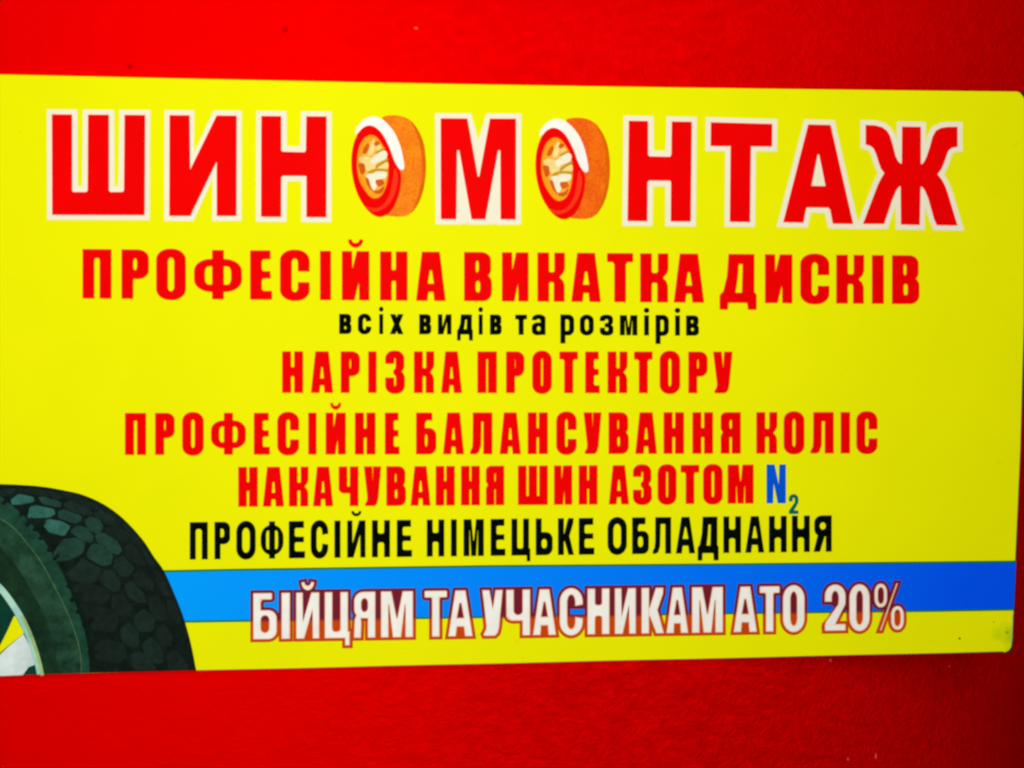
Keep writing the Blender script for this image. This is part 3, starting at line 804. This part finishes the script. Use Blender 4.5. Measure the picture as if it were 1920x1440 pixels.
def sm_open(p, n=4):
    q = [p[0]] + p + [p[-1]]; out = []
    for i in range(1, len(q) - 2):
        a, b, c, d = q[i - 1], q[i], q[i + 1], q[i + 2]
        for k in range(n):
            t = k / n
            out.append(tuple(.5 * (2 * b[j] + (c[j] - a[j]) * t + (2 * a[j] - 5 * b[j] + 4 * c[j] - d[j]) * t * t + (3 * b[j] - a[j] - 3 * c[j] + d[j]) * t ** 3) for j in (0, 1)))
    out.append(p[-1]); return out
SIL = [(-60, 98), (0, 99), (150, 105), (300, 118), (450, 145), (560, 172), (700, 235), (830, 330), (960, 470), (1040, 590), (1110, 690), (1180, 845), (1240, 1000), (1290, 1180), (1326, 1364)]
SHO = [(-60, 165), (0, 180), (90, 250), (190, 340), (300, 485), (395, 640), (455, 770), (505, 890), (550, 1020), (580, 1130), (600, 1240), (606, 1374)]
RID = [(-60, 305), (0, 325), (100, 395), (200, 510), (300, 650), (380, 800), (450, 940), (510, 1090), (548, 1240), (556, 1376)]
INN = [(-60, 480), (0, 520), (90, 620), (170, 740), (250, 880), (320, 1030), (370, 1200), (400, 1380)]
LIP = [(-60, 735), (0, 765), (60, 830), (130, 930), (190, 1035), (240, 1155), (280, 1285), (302, 1383)]
LPI = [(-60, 790), (0, 826), (50, 890), (105, 975), (160, 1085), (205, 1190), (235, 1290), (255, 1384)]
def band_poly(c):
    a = [q for q in sm_open(arch(c))]
    r = a[-1]; lft = a[0]
    a = a[:-1] + [(r[0], bot_y(r[0]) - .2)]
    a[0] = (lft[0], bot_y(lft[0]) - .2)
    return a + [(r[0] + (lft[0] - r[0]) * k / 8, bot_y(r[0] + (lft[0] - r[0]) * k / 8) - .2) for k in range(1, 8)]
tyre = flat('tyre_picture', [[(1, band_poly(SIL))]], M_GROOVE, sign, L2)
tyre['label'] = 'printed dark green-black car tyre in the lower left corner'
flat('shoulder', [[(1, band_poly(SHO))]], M_SHOULD, tyre, L3)
flat('sidewall', [[(1, band_poly(RID))]], M_SIDE, tyre, L4)
rg = sm_open(Z(RID)); rg2 = [(x - 1.3, y + .8) for x, y in rg]
flat('ridge_line', [[(1, rg + rg2[::-1])]], M_RIDGE, tyre, L5)
flat('bead', [[(1, band_poly(INN))]], M_SIDEIN, tyre, L5 + .0001)
rim_o = flat('rim_lip', [[(1, band_poly(LIP))]], M_LIP, tyre, L5 + .0004)
lp = sm_open(Z(LIP)); lp2 = [(x - 6, y + 2) for x, y in lp]
flat('lip_edge', [[(1, lp[len(lp) // 2:] + lp2[::-1][:len(lp) - len(lp) // 2])]], M_LIPY, rim_o, L5 + .0007)
flat('wheel_gap', [[(1, band_poly(LPI))]], M_WELL, rim_o, L5 + .0007)
flat('spoke', [[(1, Z([(-130, 1180), (-40, 1300), (0, 1252), (60, 1195), (164, 1108), (207, 1190), (236, 1290), (240, 1315), (200, 1330), (160, 1384), (-130, 1396)]))]], M_SPOKE, rim_o, L5 + .001)
flat('gap_behind_spoke', [[(1, Z([(100, 990), (110, 985), (164, 1092), (166, 1104), (60, 1188), (0, 1240), (-30, 1255), (20, 1160), (60, 1080)]))]], M_YELLOW, rim_o, L5 + .0012)
# tread blocks as the print shows them, pale towards the crown
BLOCKS = [
 (0, [(210, 255), (250, 245), (360, 270), (368, 300), (330, 322), (195, 325)]), (1, [(402, 285), (440, 272), (548, 315), (543, 347), (505, 363), (402, 327)]),
 (0, [(297, 372), (330, 338), (420, 353), (470, 385), (432, 445), (338, 422)]), (1, [(482, 420), (525, 383), (582, 393), (630, 450), (618, 490), (558, 478)]),
 (1, [(578, 350), (610, 318), (672, 343), (694, 385), (667, 434), (598, 402)]), (2, [(638, 293), (690, 282), (764, 320), (780, 362), (742, 373), (658, 332)]),
 (1, [(370, 565), (430, 478), (512, 466), (570, 500), (553, 563), (480, 604), (398, 614)]), (1, [(596, 562), (628, 506), (692, 511), (760, 580), (743, 634), (690, 645), (598, 594)]),
 (1, [(652, 440), (700, 431), (784, 478), (820, 542), (792, 570), (718, 544), (662, 487)]), (3, [(722, 402), (790, 376), (854, 428), (866, 484), (800, 484), (738, 442)]),
 (2, [(455, 693), (498, 618), (562, 606), (675, 670), (653, 744), (600, 764), (496, 744)]), (2, [(676, 752), (713, 686), (762, 686), (810, 760), (804, 815), (758, 819)]),
 (2, [(781, 610), (830, 586), (905, 660), (873, 720), (818, 714), (776, 662)]), (3, [(841, 530), (890, 506), (955, 570), (980, 645), (930, 644), (868, 592)]),
 (3, [(901, 720), (950, 686), (1030, 750), (1030, 815), (980, 804), (918, 762)]), (2, [(846, 790), (890, 756), (965, 830), (984, 894), (930, 894), (868, 852)]),
 (3, [(500, 806), (560, 768), (690, 792), (742, 850), (702, 904), (556, 884)]), (3, [(765, 860), (830, 846), (894, 930), (874, 994), (808, 984), (760, 932)]),
 (3, [(1006, 880), (1060, 856), (1114, 930), (1114, 1014), (1058, 1014), (1018, 952)]), (2, [(916, 990), (970, 946), (1044, 1010), (1034, 1084), (958, 1094), (916, 1052)]),
 (3, [(590, 985), (660, 926), (764, 958), (804, 1020), (764, 1094), (630, 1075)]), (2, [(816, 1080), (870, 1036), (934, 1090), (934, 1184), (890, 1194), (826, 1152)]),
 (3, [(1056, 1090), (1110, 1046), (1164, 1120), (1154, 1184), (1098, 1194)]), (2, [(966, 1190), (1010, 1136), (1084, 1190), (1104, 1294), (1050, 1304), (986, 1262)]),
 (3, [(636, 1200), (716, 1146), (824, 1178), (854, 1250), (804, 1304), (660, 1284)]), (2, [(886, 1258), (940, 1226), (1014, 1290), (1052, 1362), (912, 1364)]),
 (3, [(1126, 1260), (1180, 1216), (1252, 1290), (1272, 1360), (1146, 1362)]), (0, [(82, 205), (130, 168), (222, 188), (228, 216), (150, 234), (88, 236)]),
 (1, [(266, 192), (330, 182), (414, 225), (402, 254), (298, 234)]), (3, [(128, 142), (230, 128), (350, 148), (424, 185), (380, 204), (248, 168)]),
 (2, [(436, 230), (500, 212), (604, 265), (624, 304), (558, 304), (448, 262)]), (3, [(420, 160), (520, 168), (644, 235), (694, 279), (600, 258), (478, 203)]),
 (3, [(838, 358), (900, 418), (964, 492), (940, 514), (868, 452)]), (3, [(958, 520), (1010, 578), (1052, 652), (1018, 654), (968, 572)]),
 (3, [(1056, 680), (1110, 748), (1152, 852), (1108, 844), (1056, 752)]), (3, [(1128, 880), (1180, 898), (1224, 1012), (1200, 1044), (1138, 962)]),
 (3, [(1050, 1190 - 60), (1046, 1140), (1048, 1150)]), (2, [(-10, 150), (40, 130), (110, 135), (70, 170), (0, 185)])]
GASH = [[(15, 225), (60, 176), (80, 195), (30, 242)], [(130, 305), (180, 240), (210, 250), (150, 316)], [(170, 375), (215, 320), (234, 340), (190, 390)], [(220, 404), (290, 345), (314, 363), (240, 420)],
        [(256, 464), (312, 424), (326, 445), (280, 480)], [(314, 544), (400, 450), (430, 463), (345, 555)], [(356, 604), (392, 564), (406, 585), (370, 620)], [(418, 686), (520, 600), (550, 613), (440, 706)],
        [(444, 784), (490, 760), (545, 768), (470, 806)], [(474, 876), (540, 815), (575, 838), (490, 896)], [(514, 954), (590, 914), (606, 945), (530, 976)], [(554, 1044), (622, 994), (646, 1020), (580, 1066)],
        [(584, 1134), (642, 1104), (656, 1140), (600, 1166)], [(594, 1230), (650, 1205), (664, 1240), (606, 1262)]]
sets = {0: [], 1: [], 2: [], 3: []}
def both(p):
    cx = sum(q[0] for q in p) / len(p); cy = sum(q[1] for q in p) / len(p)
    return [Z([(cx + (x - cx) * 1.10, min(1354, cy + (y - cy) * 1.10)) for x, y in p])]
def cut(p, f=.13):
    """corners cut off, so that the blocks read as worn rubber"""
    out = []
    for i in range(len(p)):
        a, b, c = p[i - 1], p[i], p[(i + 1) % len(p)]
        out += [(b[0] + (a[0] - b[0]) * f, b[1] + (a[1] - b[1]) * f), (b[0] + (c[0] - b[0]) * f, b[1] + (c[1] - b[1]) * f)]
    return out
for g, p in BLOCKS:
    for q in both(p):
        if abs(sarea(q)) > 20: sets[g].append([(1, cut(q))])
gs = [[(1, cut(q))] for p in GASH for q in both(p)]
flat('lug_gaps', gs, M_GROOVE, tyre, L3 + .0002)
tb = flat('tread_blocks', [p for g in sets for p in sets[g]], BLK[0], tyre, L3 + .0001)
for m in BLK[1:]: tb.data.materials.append(m)
fi = 0
for g in sets:
    for p in sets[g]:
        for _ in range(len(fill(p)[1])):
            tb.data.polygons[fi].material_index = g; fi += 1

# ---------------------------------------------------------------- marks on the sign
M_SPECK = plain('brown_speck', (.10, .08, .0))
M_STAIN = plain('green_stain', (.28, .44, .0))
blotch('dirt_speck', 1799, 1197, 2.6, 2.6, M_SPECK, sign, False, .0005)
blotch('dirt_speck', 1863, 1166, 1.2, 1.2, M_SPECK, sign, False, .0005)
blotch('stain', 1888, 1186, 4.5, 3.0, M_STAIN, sign, False, .0004)
M_WORN = plain('worn_edge_white', (.46, .50, .16))
we = [(1900.3, 1150), (1899.9, 1156), (1899.6, 1166), (1898.4, 1195), (1896.6, 1211)]
flat('worn_edge', [[(1, [(x - .4, y) for x, y in we] + [(x - 2.0 - 1.0 * (i % 2), y) for i, (x, y) in list(enumerate(we))[::-1]])]], M_WORN, sign, L1 + .0002)
